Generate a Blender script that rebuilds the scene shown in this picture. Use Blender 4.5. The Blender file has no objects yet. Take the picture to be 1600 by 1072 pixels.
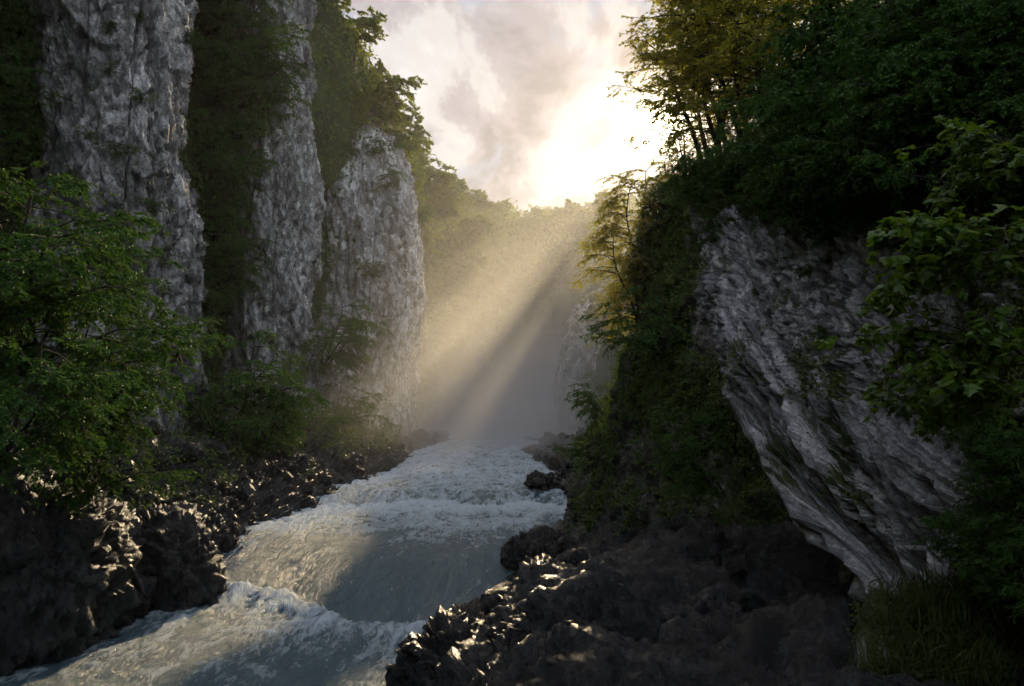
import bpy, math, random
import numpy as np
from mathutils import Vector, Matrix

# ------------------------------------------------------------------ camera, sky, sun, exposure
scene = bpy.context.scene
COL = scene.collection
F = 1600 * 28.0 / 36.0
CAM_Z = 6.0
PITCH = math.atan(64 / F)

cam = bpy.data.cameras.new('camera')
cam.lens = 28; cam.sensor_width = 36; cam.clip_start = 0.05; cam.clip_end = 6000
cam_o = bpy.data.objects.new('camera', cam); COL.objects.link(cam_o)
cam_o.location = (0, 0, CAM_Z)
cam_o.rotation_euler = (math.pi / 2 + PITCH, 0, 0)
scene.camera = cam_o

def at(px, py, d):
    x = (px - 800) / F * d; y = (536 - py) / F * d
    return (x, d * math.cos(PITCH) - y * math.sin(PITCH), CAM_Z + d * math.sin(PITCH) + y * math.cos(PITCH))
def gd(px, py, z):
    k = math.sin(PITCH) + (536 - py) / F * math.cos(PITCH)
    return at(px, py, (z - CAM_Z) / k)

SUN_DIR = Vector(at(1030, 200, 1.0)) - Vector((0, 0, CAM_Z)); SUN_DIR.normalize()
SUN_EL = math.asin(SUN_DIR.z); SUN_AZ = math.atan2(SUN_DIR.x, SUN_DIR.y)

sun = bpy.data.lights.new('sun', 'SUN'); sun.energy = 2.25; sun.angle = math.radians(0.55); sun.color = (1.0, 0.77, 0.46)
sun_o = bpy.data.objects.new('sun', sun); COL.objects.link(sun_o)
sun_o.rotation_euler = SUN_DIR.to_track_quat('Z', 'Y').to_euler()
sun_o.location = (30, 160, 60)

world = bpy.data.worlds.new('World'); scene.world = world; world.use_nodes = True
def build_world():
    nt = world.node_tree; N = nt.nodes; L = nt.links
    N.clear()
    def node(t, **k):
        n = N.new(t)
        for a, b in k.items(): setattr(n, a, b)
        return n
    def math_(op, a, b=None, c=None, clamp=False):
        n = node('ShaderNodeMath', operation=op); n.use_clamp = clamp
        for i, v in enumerate((a, b, c)):
            if v is None: continue
            if isinstance(v, (int, float)): n.inputs[i].default_value = v
            else: L.new(v, n.inputs[i])
        return n.outputs[0]
    def mixc(f, a, b, blend='MIX'):
        n = node('ShaderNodeMix', data_type='RGBA', blend_type=blend)
        for i, v in ((0, f), (6, a), (7, b)):
            if isinstance(v, (int, float)): n.inputs[i].default_value = v
            elif isinstance(v, tuple): n.inputs[i].default_value = (*v, 1)
            else: L.new(v, n.inputs[i])
        return n.outputs[2]
    out = node('ShaderNodeOutputWorld'); bg = node('ShaderNodeBackground')
    sky = node('ShaderNodeTexSky', sky_type='NISHITA', sun_disc=False)
    sky.sun_elevation = SUN_EL; sky.sun_rotation = SUN_AZ; sky.dust_density = 2.0; sky.altitude = 600
    tc = node('ShaderNodeTexCoord')
    nrm = node('ShaderNodeVectorMath', operation='NORMALIZE'); L.new(tc.outputs['Generated'], nrm.inputs[0])
    sep = node('ShaderNodeSeparateXYZ'); L.new(nrm.outputs[0], sep.inputs[0])
    zc = math_('ADD', math_('MAXIMUM', sep.outputs[2], 0.0), 0.22)
    u = math_('DIVIDE', sep.outputs[0], zc); v = math_('DIVIDE', sep.outputs[1], zc)
    cmb = node('ShaderNodeCombineXYZ'); L.new(u, cmb.inputs[0]); L.new(v, cmb.inputs[1])
    mp = node('ShaderNodeMapping'); L.new(cmb.outputs[0], mp.inputs[0])
    mp.inputs['Rotation'].default_value = (0, 0, math.radians(35)); mp.inputs['Scale'].default_value = (2.1, 1.0, 1)
    mp.inputs['Location'].default_value = (-1.2, 0.6, 0)
    def noise(scale, det, rough, dist=0.0):
        n = node('ShaderNodeTexNoise'); L.new(mp.outputs[0], n.inputs['Vector'])
        n.inputs['Scale'].default_value = scale; n.inputs['Detail'].default_value = det
        n.inputs['Roughness'].default_value = rough; n.inputs['Distortion'].default_value = dist
        return n.outputs['Fac']
    def ramp(f, stops):
        n = node('ShaderNodeValToRGB'); L.new(f, n.inputs[0]); r = n.color_ramp
        r.interpolation = 'EASE'
        while len(r.elements) < len(stops): r.elements.new(0.5)
        for e, (p, c) in zip(r.elements, stops): e.position = p; e.color = (*c, 1)
        return n.outputs[0]
    big = noise(1.9, 7, 0.6, 0.35)
    cover = ramp(big, [(0.36, (0, 0, 0)), (0.50, (1, 1, 1))])
    shade = noise(2.6, 8, 0.57, 0.3)
    cloud = ramp(shade, [(0.37, (0.38, 0.33, 0.33)), (0.48, (0.56, 0.49, 0.48)), (0.57, (0.82, 0.75, 0.71)), (0.68, (0.92, 0.87, 0.83))])
    # angle from the sun: thin evening cloud glows round it
    dot = node('ShaderNodeVectorMath', operation='DOT_PRODUCT'); L.new(nrm.outputs[0], dot.inputs[0]); dot.inputs[1].default_value = SUN_DIR
    d = math_('MAXIMUM', dot.outputs['Value'], 0.0)
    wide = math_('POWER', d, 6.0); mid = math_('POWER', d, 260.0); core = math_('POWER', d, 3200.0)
    skyc = mixc(1.0, sky.outputs[0], (0.055, 0.055, 0.055), 'MULTIPLY')
    base = mixc(math_('MULTIPLY', cover, 0.92), mixc(0.82, skyc, (0.42, 0.51, 0.66)), cloud)
    cool = mixc(math_('POWER', d, 2.0), (0.86, 1.0, 1.16), (1.0, 1.0, 1.0))
    base = mixc(1.0, base, cool, 'MULTIPLY')
    dim = math_('ADD', math_('MULTIPLY', wide, -0.13), 0.54)  # broad dimming towards the sun; sky elsewhere stays brighter to fill the gorge
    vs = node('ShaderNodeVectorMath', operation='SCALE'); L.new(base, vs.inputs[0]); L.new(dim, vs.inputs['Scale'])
    def scaled(col, f, k):
        n = node('ShaderNodeVectorMath', operation='SCALE'); n.inputs[0].default_value = col; L.new(math_('MULTIPLY', f, k), n.inputs['Scale']); return n.outputs[0]
    def add(a, b):
        n = node('ShaderNodeVectorMath', operation='ADD'); L.new(a, n.inputs[0]); L.new(b, n.inputs[1]); return n.outputs[0]
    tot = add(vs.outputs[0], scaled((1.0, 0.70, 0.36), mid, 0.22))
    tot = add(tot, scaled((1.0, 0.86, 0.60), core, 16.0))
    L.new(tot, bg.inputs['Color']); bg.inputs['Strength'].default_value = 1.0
    L.new(bg.outputs[0], out.inputs[0])
build_world()

scene.view_settings.view_transform = 'Standard'; scene.view_settings.look = 'None'
scene.view_settings.exposure = 1.25; scene.view_settings.gamma = 1.0
scene.view_settings.use_curve_mapping = False
scene.render.engine = 'CYCLES'
cy = scene.cycles
cy.use_denoising = True
try: cy.denoiser = 'OPENIMAGEDENOISE'
except Exception: pass
cy.denoising_prefilter = 'ACCURATE'
cy.use_adaptive_sampling = True; cy.adaptive_threshold = 0.015; cy.adaptive_min_samples = 24
cy.max_bounces = 5; cy.diffuse_bounces = 2; cy.glossy_bounces = 2; cy.transmission_bounces = 3
cy.volume_bounces = 3; cy.transparent_max_bounces = 4
cy.volume_step_rate = 2.0; cy.volume_max_steps = 96
cy.sample_clamp_indirect = 4.0; cy.caustics_reflective = False; cy.caustics_refractive = False

# ------------------------------------------------------------------ noise
_rs = np.random.RandomState(7)
PERM = np.concatenate([_rs.permutation(256)] * 2).astype(np.int32)
_g = _rs.normal(size=(256, 3)); GRAD = _g / np.linalg.norm(_g, axis=1)[:, None]
JIT = _rs.rand(256, 3); CG = _rs.normal(size=(256, 3)) * 0.55; CO = _rs.rand(256)
def hsh(i, j, k): return PERM[PERM[PERM[i & 255] + (j & 255)] + (k & 255)]
def perlin(p):
    p = np.asarray(p, float); i = np.floor(p).astype(np.int64); f = p - i
    u = f * f * f * (f * (f * 6 - 15) + 10); r = 0
    for dx in (0, 1):
        wx = u[:, 0] if dx else 1 - u[:, 0]
        for dy in (0, 1):
            wy = u[:, 1] if dy else 1 - u[:, 1]
            for dz in (0, 1):
                wz = u[:, 2] if dz else 1 - u[:, 2]
                g = GRAD[hsh(i[:, 0] + dx, i[:, 1] + dy, i[:, 2] + dz)]
                r = r + wx * wy * wz * ((f - (dx, dy, dz)) * g).sum(1)
    return r * 1.5
def fbm(p, o=4, gain=0.5):
    p = np.asarray(p, float); a = 1.0; r = 0
    for _ in range(o): r = r + a * perlin(p); p = p * 2.03 + 17.3; a *= gain
    return r
def ridged(p, o=4, gain=0.5):
    p = np.asarray(p, float); a = 1.0; r = 0
    for _ in range(o): r = r + a * (1 - np.abs(perlin(p)) * 2); p = p * 2.07 + 9.1; a *= gain
    return r
def facet(p):
    """chipped-stone relief: each cell is a tilted plane with its own height"""
    p = np.asarray(p, float); i = np.floor(p).astype(np.int64)
    best = np.full(len(p), 9.0); out = np.zeros(len(p))
    for dx in (-1, 0, 1):
        for dy in (-1, 0, 1):
            for dz in (-1, 0, 1):
                h = hsh(i[:, 0] + dx, i[:, 1] + dy, i[:, 2] + dz)
                v = p - (i + (dx, dy, dz) + JIT[h]); d = (v * v).sum(1)
                m = d < best
                best = np.where(m, d, best); out = np.where(m, (v * CG[h]).sum(1) + CO[h] - 0.5, out)
    return out
def sm(a, b, x):
    t = np.clip((x - a) / (b - a), 0, 1); return t * t * (3 - 2 * t)

# ------------------------------------------------------------------ mesh helpers
def make_mesh(name, v, f, mat, smooth=True, attrs=None):
    v = np.asarray(v, np.float32); f = np.asarray(f, np.int32); k = f.shape[1]
    me = bpy.data.meshes.new(name)
    me.vertices.add(len(v)); me.vertices.foreach_set('co', v.ravel())
    me.loops.add(f.size); me.loops.foreach_set('vertex_index', f.ravel())
    me.polygons.add(len(f)); me.polygons.foreach_set('loop_start', np.arange(0, f.size, k, dtype=np.int32))
    me.update(calc_edges=True)
    me.polygons.foreach_set('use_smooth', np.full(len(f), smooth))
    for an, av in (attrs or {}).items():
        a = me.attributes.new(an, 'FLOAT', 'POINT'); a.data.foreach_set('value', np.asarray(av, np.float32))
    me.materials.append(mat)
    return me
def link(name, me, parent=None, **props):
    o = bpy.data.objects.new(name, me); COL.objects.link(o)
    if parent is not None: o.parent = parent
    for k, val in props.items(): o[k] = val
    return o
def grid_faces(nv, nu, wrap=False):
    r, c = np.meshgrid(np.arange(nv - 1), np.arange(nu if wrap else nu - 1), indexing='ij')
    c2 = (c + 1) % nu
    return np.stack([r * nu + c, r * nu + c2, (r + 1) * nu + c2, (r + 1) * nu + c], -1).reshape(-1, 4)
def grid_normals(P):
    du = np.gradient(P, axis=1); dv = np.gradient(P, axis=0)
    n = np.cross(du, dv); return n / (np.linalg.norm(n, axis=2, keepdims=True) + 1e-9)
def catmull(P, t, axis):
    P = np.moveaxis(P, axis, 0); n = len(P); t = np.clip(t, 0, n - 1 - 1e-6); i = np.floor(t).astype(int); f = t - i
    g = lambda k: P[np.clip(i + k, 0, n - 1)]
    f = f.reshape((-1,) + (1,) * (P.ndim - 1))
    a, b, c, d = g(-1), g(0), g(1), g(2)
    r = 0.5 * (2 * b + (c - a) * f + (2 * a - 5 * b + 4 * c - d) * f ** 2 + (3 * b - a - 3 * c + d) * f ** 3)
    return np.moveaxis(r, 0, axis)
def tsamp(P, axis, n):
    Q = np.moveaxis(np.asarray(P), axis, 0)
    dist = np.maximum(np.linalg.norm((Q[1:] + Q[:-1]) / 2 - (0, 0, CAM_Z), axis=-1), 5)
    seg = (np.linalg.norm(Q[1:] - Q[:-1], axis=-1) / dist).mean(1) + 0.02
    seg = np.where(((Q[1:] + Q[:-1]) / 2)[..., 1].mean(1) < 4.5, seg * 0.1, seg)
    cum = np.concatenate([[0], np.cumsum(seg)])
    return np.interp(np.linspace(0, cum[-1], n), cum, np.arange(len(cum)))
def loft(ctrl, nv, nu):
    P = np.array(ctrl, float)
    return catmull(catmull(P, tsamp(P, 0, nv), 0), tsamp(P, 1, nu), 1)

# ------------------------------------------------------------------ materials
def mat_new(name):
    m = bpy.data.materials.new(name); m.use_nodes = True; m.node_tree.nodes.clear(); return m, m.node_tree.nodes, m.node_tree.links
def tex(N, L, kind, vec, **inp):
    n = N.new('ShaderNodeTex' + kind); L.new(vec, n.inputs['Vector'])
    for k, v in inp.items(): n.inputs[k].default_value = v
    return n
def rampn(N, L, f, stops):
    n = N.new('ShaderNodeValToRGB'); L.new(f, n.inputs[0]); r = n.color_ramp
    while len(r.elements) < len(stops): r.elements.new(0.5)
    for e, (p, c) in zip(r.elements, stops): e.position = p; e.color = (*c, 1) if isinstance(c, tuple) else (c, c, c, 1)
    return n.outputs[0]
def mixn(N, L, f, a, b, blend='MIX'):
    n = N.new('ShaderNodeMix'); n.data_type = 'RGBA'; n.blend_type = blend
    for i, v in ((0, f), (6, a), (7, b)):
        if isinstance(v, (int, float)): n.inputs[i].default_value = v
        elif isinstance(v, tuple): n.inputs[i].default_value = (*v, 1)
        else: L.new(v, n.inputs[i])
    return n.outputs[2]
def mathn(N, L, op, a, b, clamp=False):
    n = N.new('ShaderNodeMath'); n.operation = op; n.use_clamp = clamp
    for i, v in enumerate((a, b)):
        if isinstance(v, (int, float)): n.inputs[i].default_value = v
        else: L.new(v, n.inputs[i])
    return n.outputs[0]

def rock_material(name, dark, mid, light, moss_cols, rough=(0.75, 0.95), scale=1.0, bump=0.5, spec=0.3, stretch=(1, 1, 0.6), rot=(0, 0, 0), white=0.5, strata=False, stains=0.0):
    m, N, L = mat_new(name)
    out = N.new('ShaderNodeOutputMaterial'); b = N.new('ShaderNodeBsdfPrincipled'); L.new(b.outputs[0], out.inputs[0])
    tc = N.new('ShaderNodeTexCoord'); mp = N.new('ShaderNodeMapping'); 
    if strata:
        sa = N.new('ShaderNodeAttribute'); sa.attribute_name = 'strata'; L.new(sa.outputs['Vector'], mp.inputs[0])
    else: L.new(tc.outputs['Object'], mp.inputs[0])
    mp.inputs['Scale'].default_value = stretch; mp.inputs['Rotation'].default_value = rot
    v = mp.outputs[0]
    n1 = tex(N, L, 'Noise', v, Scale=0.55 * scale, Detail=9.0, Roughness=0.62, Distortion=0.4)
    n2 = tex(N, L, 'Noise', v, Scale=4.0 * scale, Detail=8.0, Roughness=0.7, Distortion=0.6)
    vo = tex(N, L, 'Voronoi', v, Scale=5.0 * scale, Randomness=1.0); vo.feature = 'F1'
    wobble = N.new('ShaderNodeVectorMath'); wobble.operation = 'ADD'; L.new(v, wobble.inputs[0])
    wsc = N.new('ShaderNodeVectorMath'); wsc.operation = 'SCALE'; L.new(n2.outputs['Color'], wsc.inputs[0]); wsc.inputs['Scale'].default_value = 0.25 / scale
    L.new(wsc.outputs[0], wobble.inputs[1]); L.new(wobble.outputs[0], vo.inputs['Vector'])
    sm_ = mathn(N, L, 'ADD', mathn(N, L, 'MULTIPLY', n1.outputs['Fac'], 0.55), mathn(N, L, 'MULTIPLY', n2.outputs['Fac'], 0.45))
    c = rampn(N, L, sm_, [(0.36, dark), (0.48, mid), (0.62, light)])
    chip = N.new('ShaderNodeSeparateColor'); L.new(vo.outputs['Color'], chip.inputs[0])
    chipf = rampn(N, L, chip.outputs[0], [(0.0, 0.32), (0.45, 0.85), (1.0, 1.6)])
    c = mixn(N, L, 0.9, c, chipf, 'MULTIPLY')
    pale = rampn(N, L, n2.outputs['Fac'], [(0.58, 0.0), (0.66, 1.0)])
    c = mixn(N, L, mathn(N, L, 'MULTIPLY', pale, white), c, light)
    sp = tex(N, L, 'Noise', tc.outputs['Object'], Scale=9.0 * scale, Detail=5.0, Roughness=0.75, Distortion=0.8)
    c = mixn(N, L, 0.85, c, rampn(N, L, sp.outputs['Fac'], [(0.36, 0.45), (0.5, 1.05), (0.64, 1.6)]), 'MULTIPLY')
    if stains:
        ms_ = N.new('ShaderNodeMapping'); L.new(tc.outputs['Object'], ms_.inputs[0]); ms_.inputs['Scale'].default_value = (1, 1, 0.07)
        st = tex(N, L, 'Noise', ms_.outputs[0], Scale=0.9, Detail=7.0, Roughness=0.65, Distortion=0.3)
        c = mixn(N, L, stains, c, rampn(N, L, st.outputs['Fac'], [(0.36, 0.30), (0.46, 0.85), (0.60, 1.25)]), 'MULTIPLY')
    at_ = N.new('ShaderNodeAttribute'); at_.attribute_name = 'moss'
    nm = tex(N, L, 'Noise', v, Scale=7.0 * scale, Detail=6.0, Roughness=0.7)
    mm = mathn(N, L, 'ADD', at_.outputs['Fac'], mathn(N, L, 'MULTIPLY', mathn(N, L, 'SUBTRACT', nm.outputs['Fac'], 0.5), 1.5))
    mmask = rampn(N, L, mm, [(0.42, 0.0), (0.60, 1.0)])
    mcol = rampn(N, L, n2.outputs['Fac'], [(0.3, moss_cols[0]), (0.5, moss_cols[1]), (0.7, moss_cols[2])])
    c = mixn(N, L, mmask, c, mcol)
    L.new(c, b.inputs['Base Color'])
    rr = N.new('ShaderNodeMapRange'); L.new(n2.outputs['Fac'], rr.inputs[0]); rr.inputs[1].default_value = 0.3; rr.inputs[2].default_value = 0.7
    rr.inputs[3].default_value = rough[0]; rr.inputs[4].default_value = rough[1]
    L.new(mathn(N, L, 'MAXIMUM', rr.outputs[0], mathn(N, L, 'MULTIPLY', mmask, 0.85)), b.inputs['Roughness'])
    b.inputs['Specular IOR Level'].default_value = spec
    n3 = tex(N, L, 'Noise', v, Scale=16.0 * scale, Detail=6.0, Roughness=0.65)
    h = mathn(N, L, 'ADD', mathn(N, L, 'MULTIPLY', n2.outputs['Fac'], 0.16), mathn(N, L, 'MULTIPLY', chip.outputs[1], 0.05))
    h = mathn(N, L, 'ADD', h, mathn(N, L, 'MULTIPLY', n3.outputs['Fac'], 0.05))
    h = mathn(N, L, 'ADD', h, mathn(N, L, 'MULTIPLY', sp.outputs['Fac'], 0.10))
    bp = N.new('ShaderNodeBump'); bp.inputs['Strength'].default_value = bump; bp.inputs['Distance'].default_value = 1.0 / scale
    L.new(h, bp.inputs['Height']); L.new(bp.outputs[0], b.inputs['Normal'])
    return m

MOSS = ((0.020, 0.030, 0.006), (0.050, 0.066, 0.012), (0.095, 0.105, 0.020))
M_LIME = rock_material('limestone', (0.09, 0.09, 0.085), (0.30, 0.295, 0.28), (0.64, 0.63, 0.60), MOSS, scale=0.8, bump=0.9, white=0.7, stains=0.8)
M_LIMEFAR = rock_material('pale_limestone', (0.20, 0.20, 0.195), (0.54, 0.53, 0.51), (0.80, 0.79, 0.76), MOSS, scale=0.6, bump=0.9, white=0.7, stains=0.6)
M_OVER = rock_material('weathered_limestone', (0.12, 0.113, 0.116), (0.40, 0.38, 0.39), (0.74, 0.71, 0.72), MOSS, scale=1.7, bump=0.9, spec=0.45, rough=(0.45, 0.85), stretch=(1, 0.5, 1), white=0.7, strata=True)
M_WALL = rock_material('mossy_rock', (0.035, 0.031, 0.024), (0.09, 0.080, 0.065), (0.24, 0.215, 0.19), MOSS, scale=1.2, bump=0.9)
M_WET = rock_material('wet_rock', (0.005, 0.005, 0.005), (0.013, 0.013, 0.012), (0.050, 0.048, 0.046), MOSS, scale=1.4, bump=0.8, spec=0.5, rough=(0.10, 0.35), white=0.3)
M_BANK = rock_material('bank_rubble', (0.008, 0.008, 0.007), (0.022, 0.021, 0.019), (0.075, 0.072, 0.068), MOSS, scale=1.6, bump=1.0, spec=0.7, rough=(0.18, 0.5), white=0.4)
M_SOIL = rock_material('forest_soil', (0.015, 0.014, 0.010), (0.03, 0.03, 0.018), (0.06, 0.055, 0.035), MOSS, scale=0.5, bump=0.6)

def leaf_material(name, c0, c1, t0, t1, trans=0.45, rough=0.42, spec=0.4):
    m, N, L = mat_new(name)
    out = N.new('ShaderNodeOutputMaterial'); b = N.new('ShaderNodeBsdfPrincipled'); t = N.new('ShaderNodeBsdfTranslucent'); mx = N.new('ShaderNodeMixShader')
    g = N.new('ShaderNodeNewGeometry'); oi = N.new('ShaderNodeObjectInfo')
    r = mathn(N, L, 'ADD', mathn(N, L, 'MULTIPLY', g.outputs['Random Per Island'], 0.75), mathn(N, L, 'MULTIPLY', oi.outputs['Random'], 0.25))
    L.new(mixn(N, L, r, c0, c1), b.inputs['Base Color']); L.new(mixn(N, L, r, t0, t1), t.inputs['Color'])
    b.inputs['Roughness'].default_value = rough; b.inputs['Specular IOR Level'].default_value = spec
    mx.inputs[0].default_value = trans
    L.new(b.outputs[0], mx.inputs[1]); L.new(t.outputs[0], mx.inputs[2]); L.new(mx.outputs[0], out.inputs[0])
    return m
LEAF_SHRUB = leaf_material('shrub_leaf', (0.028, 0.090, 0.014), (0.085, 0.180, 0.026), (0.06, 0.16, 0.012), (0.14, 0.25, 0.02), 0.22, rough=0.62, spec=0.25)
LEAF_RIM = leaf_material('rim_leaf', (0.045, 0.080, 0.012), (0.11, 0.14, 0.02), (0.32, 0.36, 0.02), (0.62, 0.52, 0.04), 0.6)
LEAF_FAR = leaf_material('forest_leaf', (0.026, 0.095, 0.028), (0.070, 0.16, 0.034), (0.26, 0.32, 0.02), (0.40, 0.40, 0.03), 0.45, rough=0.6)
LEAF_DIST = leaf_material('distant_leaf', (0.024, 0.095, 0.032), (0.060, 0.145, 0.038), (0.20, 0.30, 0.02), (0.34, 0.36, 0.03), 0.32, rough=0.7)
LEAF_NEAR = leaf_material('maple_leaf', (0.045, 0.10, 0.010), (0.12, 0.20, 0.022), (0.12, 0.24, 0.012), (0.24, 0.36, 0.02), 0.35, rough=0.4)
LEAF_IVY = leaf_material('ivy_leaf', (0.052, 0.105, 0.014), (0.145, 0.205, 0.032), (0.08, 0.15, 0.01), (0.17, 0.23, 0.02), 0.28, rough=0.6)
GRASS = leaf_material('grass_blade', (0.035, 0.060, 0.010), (0.10, 0.115, 0.022), (0.07, 0.10, 0.012), (0.15, 0.16, 0.025), 0.3, rough=0.6)
def bark_material():
    m, N, L = mat_new('bark')
    out = N.new('ShaderNodeOutputMaterial'); b = N.new('ShaderNodeBsdfPrincipled'); L.new(b.outputs[0], out.inputs[0])
    tc = N.new('ShaderNodeTexCoord'); n = tex(N, L, 'Noise', tc.outputs['Object'], Scale=9.0, Detail=5.0)
    L.new(rampn(N, L, n.outputs['Fac'], [(0.3, (0.018, 0.014, 0.010)), (0.7, (0.07, 0.055, 0.042))]), b.inputs['Base Color'])
    b.inputs['Roughness'].default_value = 0.9
    bp = N.new('ShaderNodeBump'); bp.inputs['Distance'].default_value = 0.03; L.new(n.outputs['Fac'], bp.inputs['Height']); L.new(bp.outputs[0], b.inputs['Normal'])
    return m
BARK = bark_material()

def water_material():
    m, N, L = mat_new('glacial_water')
    out = N.new('ShaderNodeOutputMaterial'); b = N.new('ShaderNodeBsdfPrincipled'); L.new(b.outputs[0], out.inputs[0])
    tc = N.new('ShaderNodeTexCoord'); mp = N.new('ShaderNodeMapping'); L.new(tc.outputs['Object'], mp.inputs[0]); mp.inputs['Scale'].default_value = (1.15, 0.34, 1)
    a = N.new('ShaderNodeAttribute'); a.attribute_name = 'foam_glare'
    n1 = tex(N, L, 'Noise', mp.outputs[0], Scale=3.2, Detail=9.0, Roughness=0.68, Distortion=1.6)
    n2 = tex(N, L, 'Noise', mp.outputs[0], Scale=14.0, Detail=6.0, Roughness=0.7, Distortion=0.8)
    s = mathn(N, L, 'ADD', a.outputs['Fac'], mathn(N, L, 'MULTIPLY', mathn(N, L, 'SUBTRACT', n1.outputs['Fac'], 0.5), 1.9))
    s = mathn(N, L, 'ADD', s, mathn(N, L, 'MULTIPLY', mathn(N, L, 'SUBTRACT', n2.outputs['Fac'], 0.5), 0.9))
    f = rampn(N, L, s, [(0.32, 0.0), (0.58, 0.5), (0.92, 1.0)])
    L.new(mixn(N, L, f, (0.085, 0.150, 0.180), (0.62, 0.71, 0.78)), b.inputs['Base Color'])
    L.new(mathn(N, L, 'ADD', mathn(N, L, 'MULTIPLY', f, 0.5), 0.2), b.inputs['Roughness'])
    b.inputs['IOR'].default_value = 1.33; b.inputs['Specular IOR Level'].default_value = 0.4
    h = mathn(N, L, 'ADD', mathn(N, L, 'MULTIPLY', n1.outputs['Fac'], 0.13), mathn(N, L, 'MULTIPLY', n2.outputs['Fac'], 0.040))
    bp = N.new('ShaderNodeBump'); bp.inputs['Strength'].default_value = 1.0; bp.inputs['Distance'].default_value = 1.0
    L.new(h, bp.inputs['Height']); L.new(bp.outputs[0], b.inputs['Normal'])
    return m
M_WATER = water_material()

# ------------------------------------------------------------------ setting: ground, river, cliffs, banks
def ground():
    xs = np.array([-4000, -1500, -500, -150, -60, 60, 150, 500, 1500, 4000.]); P = np.array([[(x, y, -2.5) for x in xs] for y in xs])
    link('ground', make_mesh('ground', P.reshape(-1, 3), grid_faces(len(xs), len(xs)), M_SOIL), kind='structure', label='dark forest soil under the whole gorge')
ground()

LB = np.array([(-11.6, 12, 0), (-10.3, 15.9, 0)] + [gd(*a) for a in ((170, 995, 0), (300, 945, 0), (345, 912, 0.05))] + [gd(*a) for a in ((420, 835, .75), (540, 785, .85), (610, 740, 1.3), (650, 708, 1.4), (690, 693, 1.6))])
def river():
    ny, nx = 640, 300
    Y = np.concatenate([np.linspace(6, 15, 30), 15 + (np.linspace(0, 1, ny - 30) ** 1.7 * 150)[0:] + 0.02])
    ny = len(Y); X = np.linspace(-14, 6, nx)
    gx, gy = np.meshgrid(X, Y)
    gx = gx + sm(60, 140, gy) * 14
    # first fall: foot line as seen, a smooth tongue pouring over it
    fx = [-14, -9.3, -8.6, -6.4, -4.1, -2.3, -0.8, 6]; fy = [26, 24.3, 23.5, 22.3, 19.6, 19.4, 20.6, 22]
    foot = np.interp(gx, fx, fy)
    foot = foot + 0.25 * perlin(np.stack([gx * 1.1, gy * .2, gx * 0], -1).reshape(-1, 3)).reshape(gx.shape)
    z = 0.80 * sm(-0.3, 5.2, gy - foot) ** 0.8
    foot2 = 34.6 + 1.6 * perlin(np.stack([gx * .35, gx * 0 + 3.3, gx * 0], -1).reshape(-1, 3)).reshape(gx.shape) + 0.9 * perlin(np.stack([gx * 1.3, gy * .15, gx * 0], -1).reshape(-1, 3)).reshape(gx.shape)
    z += 0.34 * sm(-.2, 2.6, gy - foot2) + np.maximum(gy - 37, 0) * 0.010
    p = np.stack([gx, gy * 0.55, gx * 0], -1).reshape(-1, 3)
    warp = np.stack([perlin(p * 0.5), perlin(p * 0.5 + 31), p[:, 0] * 0], -1)
    w1 = fbm(p * 0.55 + warp, 3).reshape(gx.shape); w2 = ridged(p * 1.5 + warp * 1.2, 4).reshape(gx.shape); w3 = fbm(p * 5.0 + warp * 2, 3).reshape(gx.shape)
    below = np.exp(-np.maximum(foot - gy, 0) / 2.2) * (gy < foot + 0.5); below2 = np.exp(-np.maximum(foot2 - gy, 0) / 1.8) * (gy < foot2 + 0.4)
    tongue = sm(0.2, 1.0, gy - foot) * (1 - sm(4.0, 7.0, gy - foot))
    pool = (gy < foot)
    amp = 0.7 + 0.6 * below + 0.7 * below2 - 0.40 * tongue
    z += 0.07 * w1 * amp + 0.06 * (w2 - 0.9) * amp + 0.035 * w3 * amp + 0.10 * below * sm(foot - 1.4, foot - .2, gy)
    farw = sm(36, 40, gy)
    foam_glare = 0.10 + 0.55 * below + 0.45 * below2 + 0.56 * farw + 0.04 * pool - 0.12 * tongue + 0.26 * (w2 - 1.0) + 0.30 * w1  # upstream white is foam plus painted sun-glare haze on the water
    lo = sm(25, 30, gy) * (1 - farw); foam_glare += 0.42 * lo
    edge = np.interp(gy, LB[:, 1], LB[:, 0]); foam_glare += 0.25 * np.exp(-np.maximum(gx - edge, 0) / 0.5)
    v = np.stack([gx, gy, z], -1).reshape(-1, 3)
    f = grid_faces(ny, nx)
    link('river', make_mesh('river', v, f, M_WATER, attrs={'foam_glare': foam_glare.ravel()}), kind='structure', label='fast grey-green river with white rapids running down the gorge')
river()

SURF = {}
def sheet(name, label, P, mat, disp, moss, flip=False, keep=None, uv=None, smooth=True):
    """a lofted rock or slope surface: displaced along its normals, moss by place"""
    n = grid_normals(P); sg = np.sign(((np.array((0, 0, CAM_Z)) - P) * n).sum(2)[P[..., 1] > 4].mean()); n = n * sg
    sh = P.shape; p = P.reshape(-1, 3); nn = n.reshape(-1, 3)
    d = disp(p) if uv is None else disp(p, uv)
    q = p + nn * d[:, None]
    Q = q.reshape(sh); n2 = grid_normals(Q) * sg
    ms = moss(q, n2.reshape(-1, 3), d)
    f = grid_faces(sh[0], sh[1])
    if not flip: f = f
    me = make_mesh(name, q, f, mat, smooth=smooth, attrs={'moss': ms})
    if uv is not None:
        a = me.attributes.new('strata', 'FLOAT_VECTOR', 'POINT'); a.data.foreach_set('vector', np.asarray(uv, np.float32).ravel())
    o = link(name, me, kind='structure', label=label)
    SURF[keep or name] = (Q, n, ms.reshape(sh[:2]))
    return o

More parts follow.
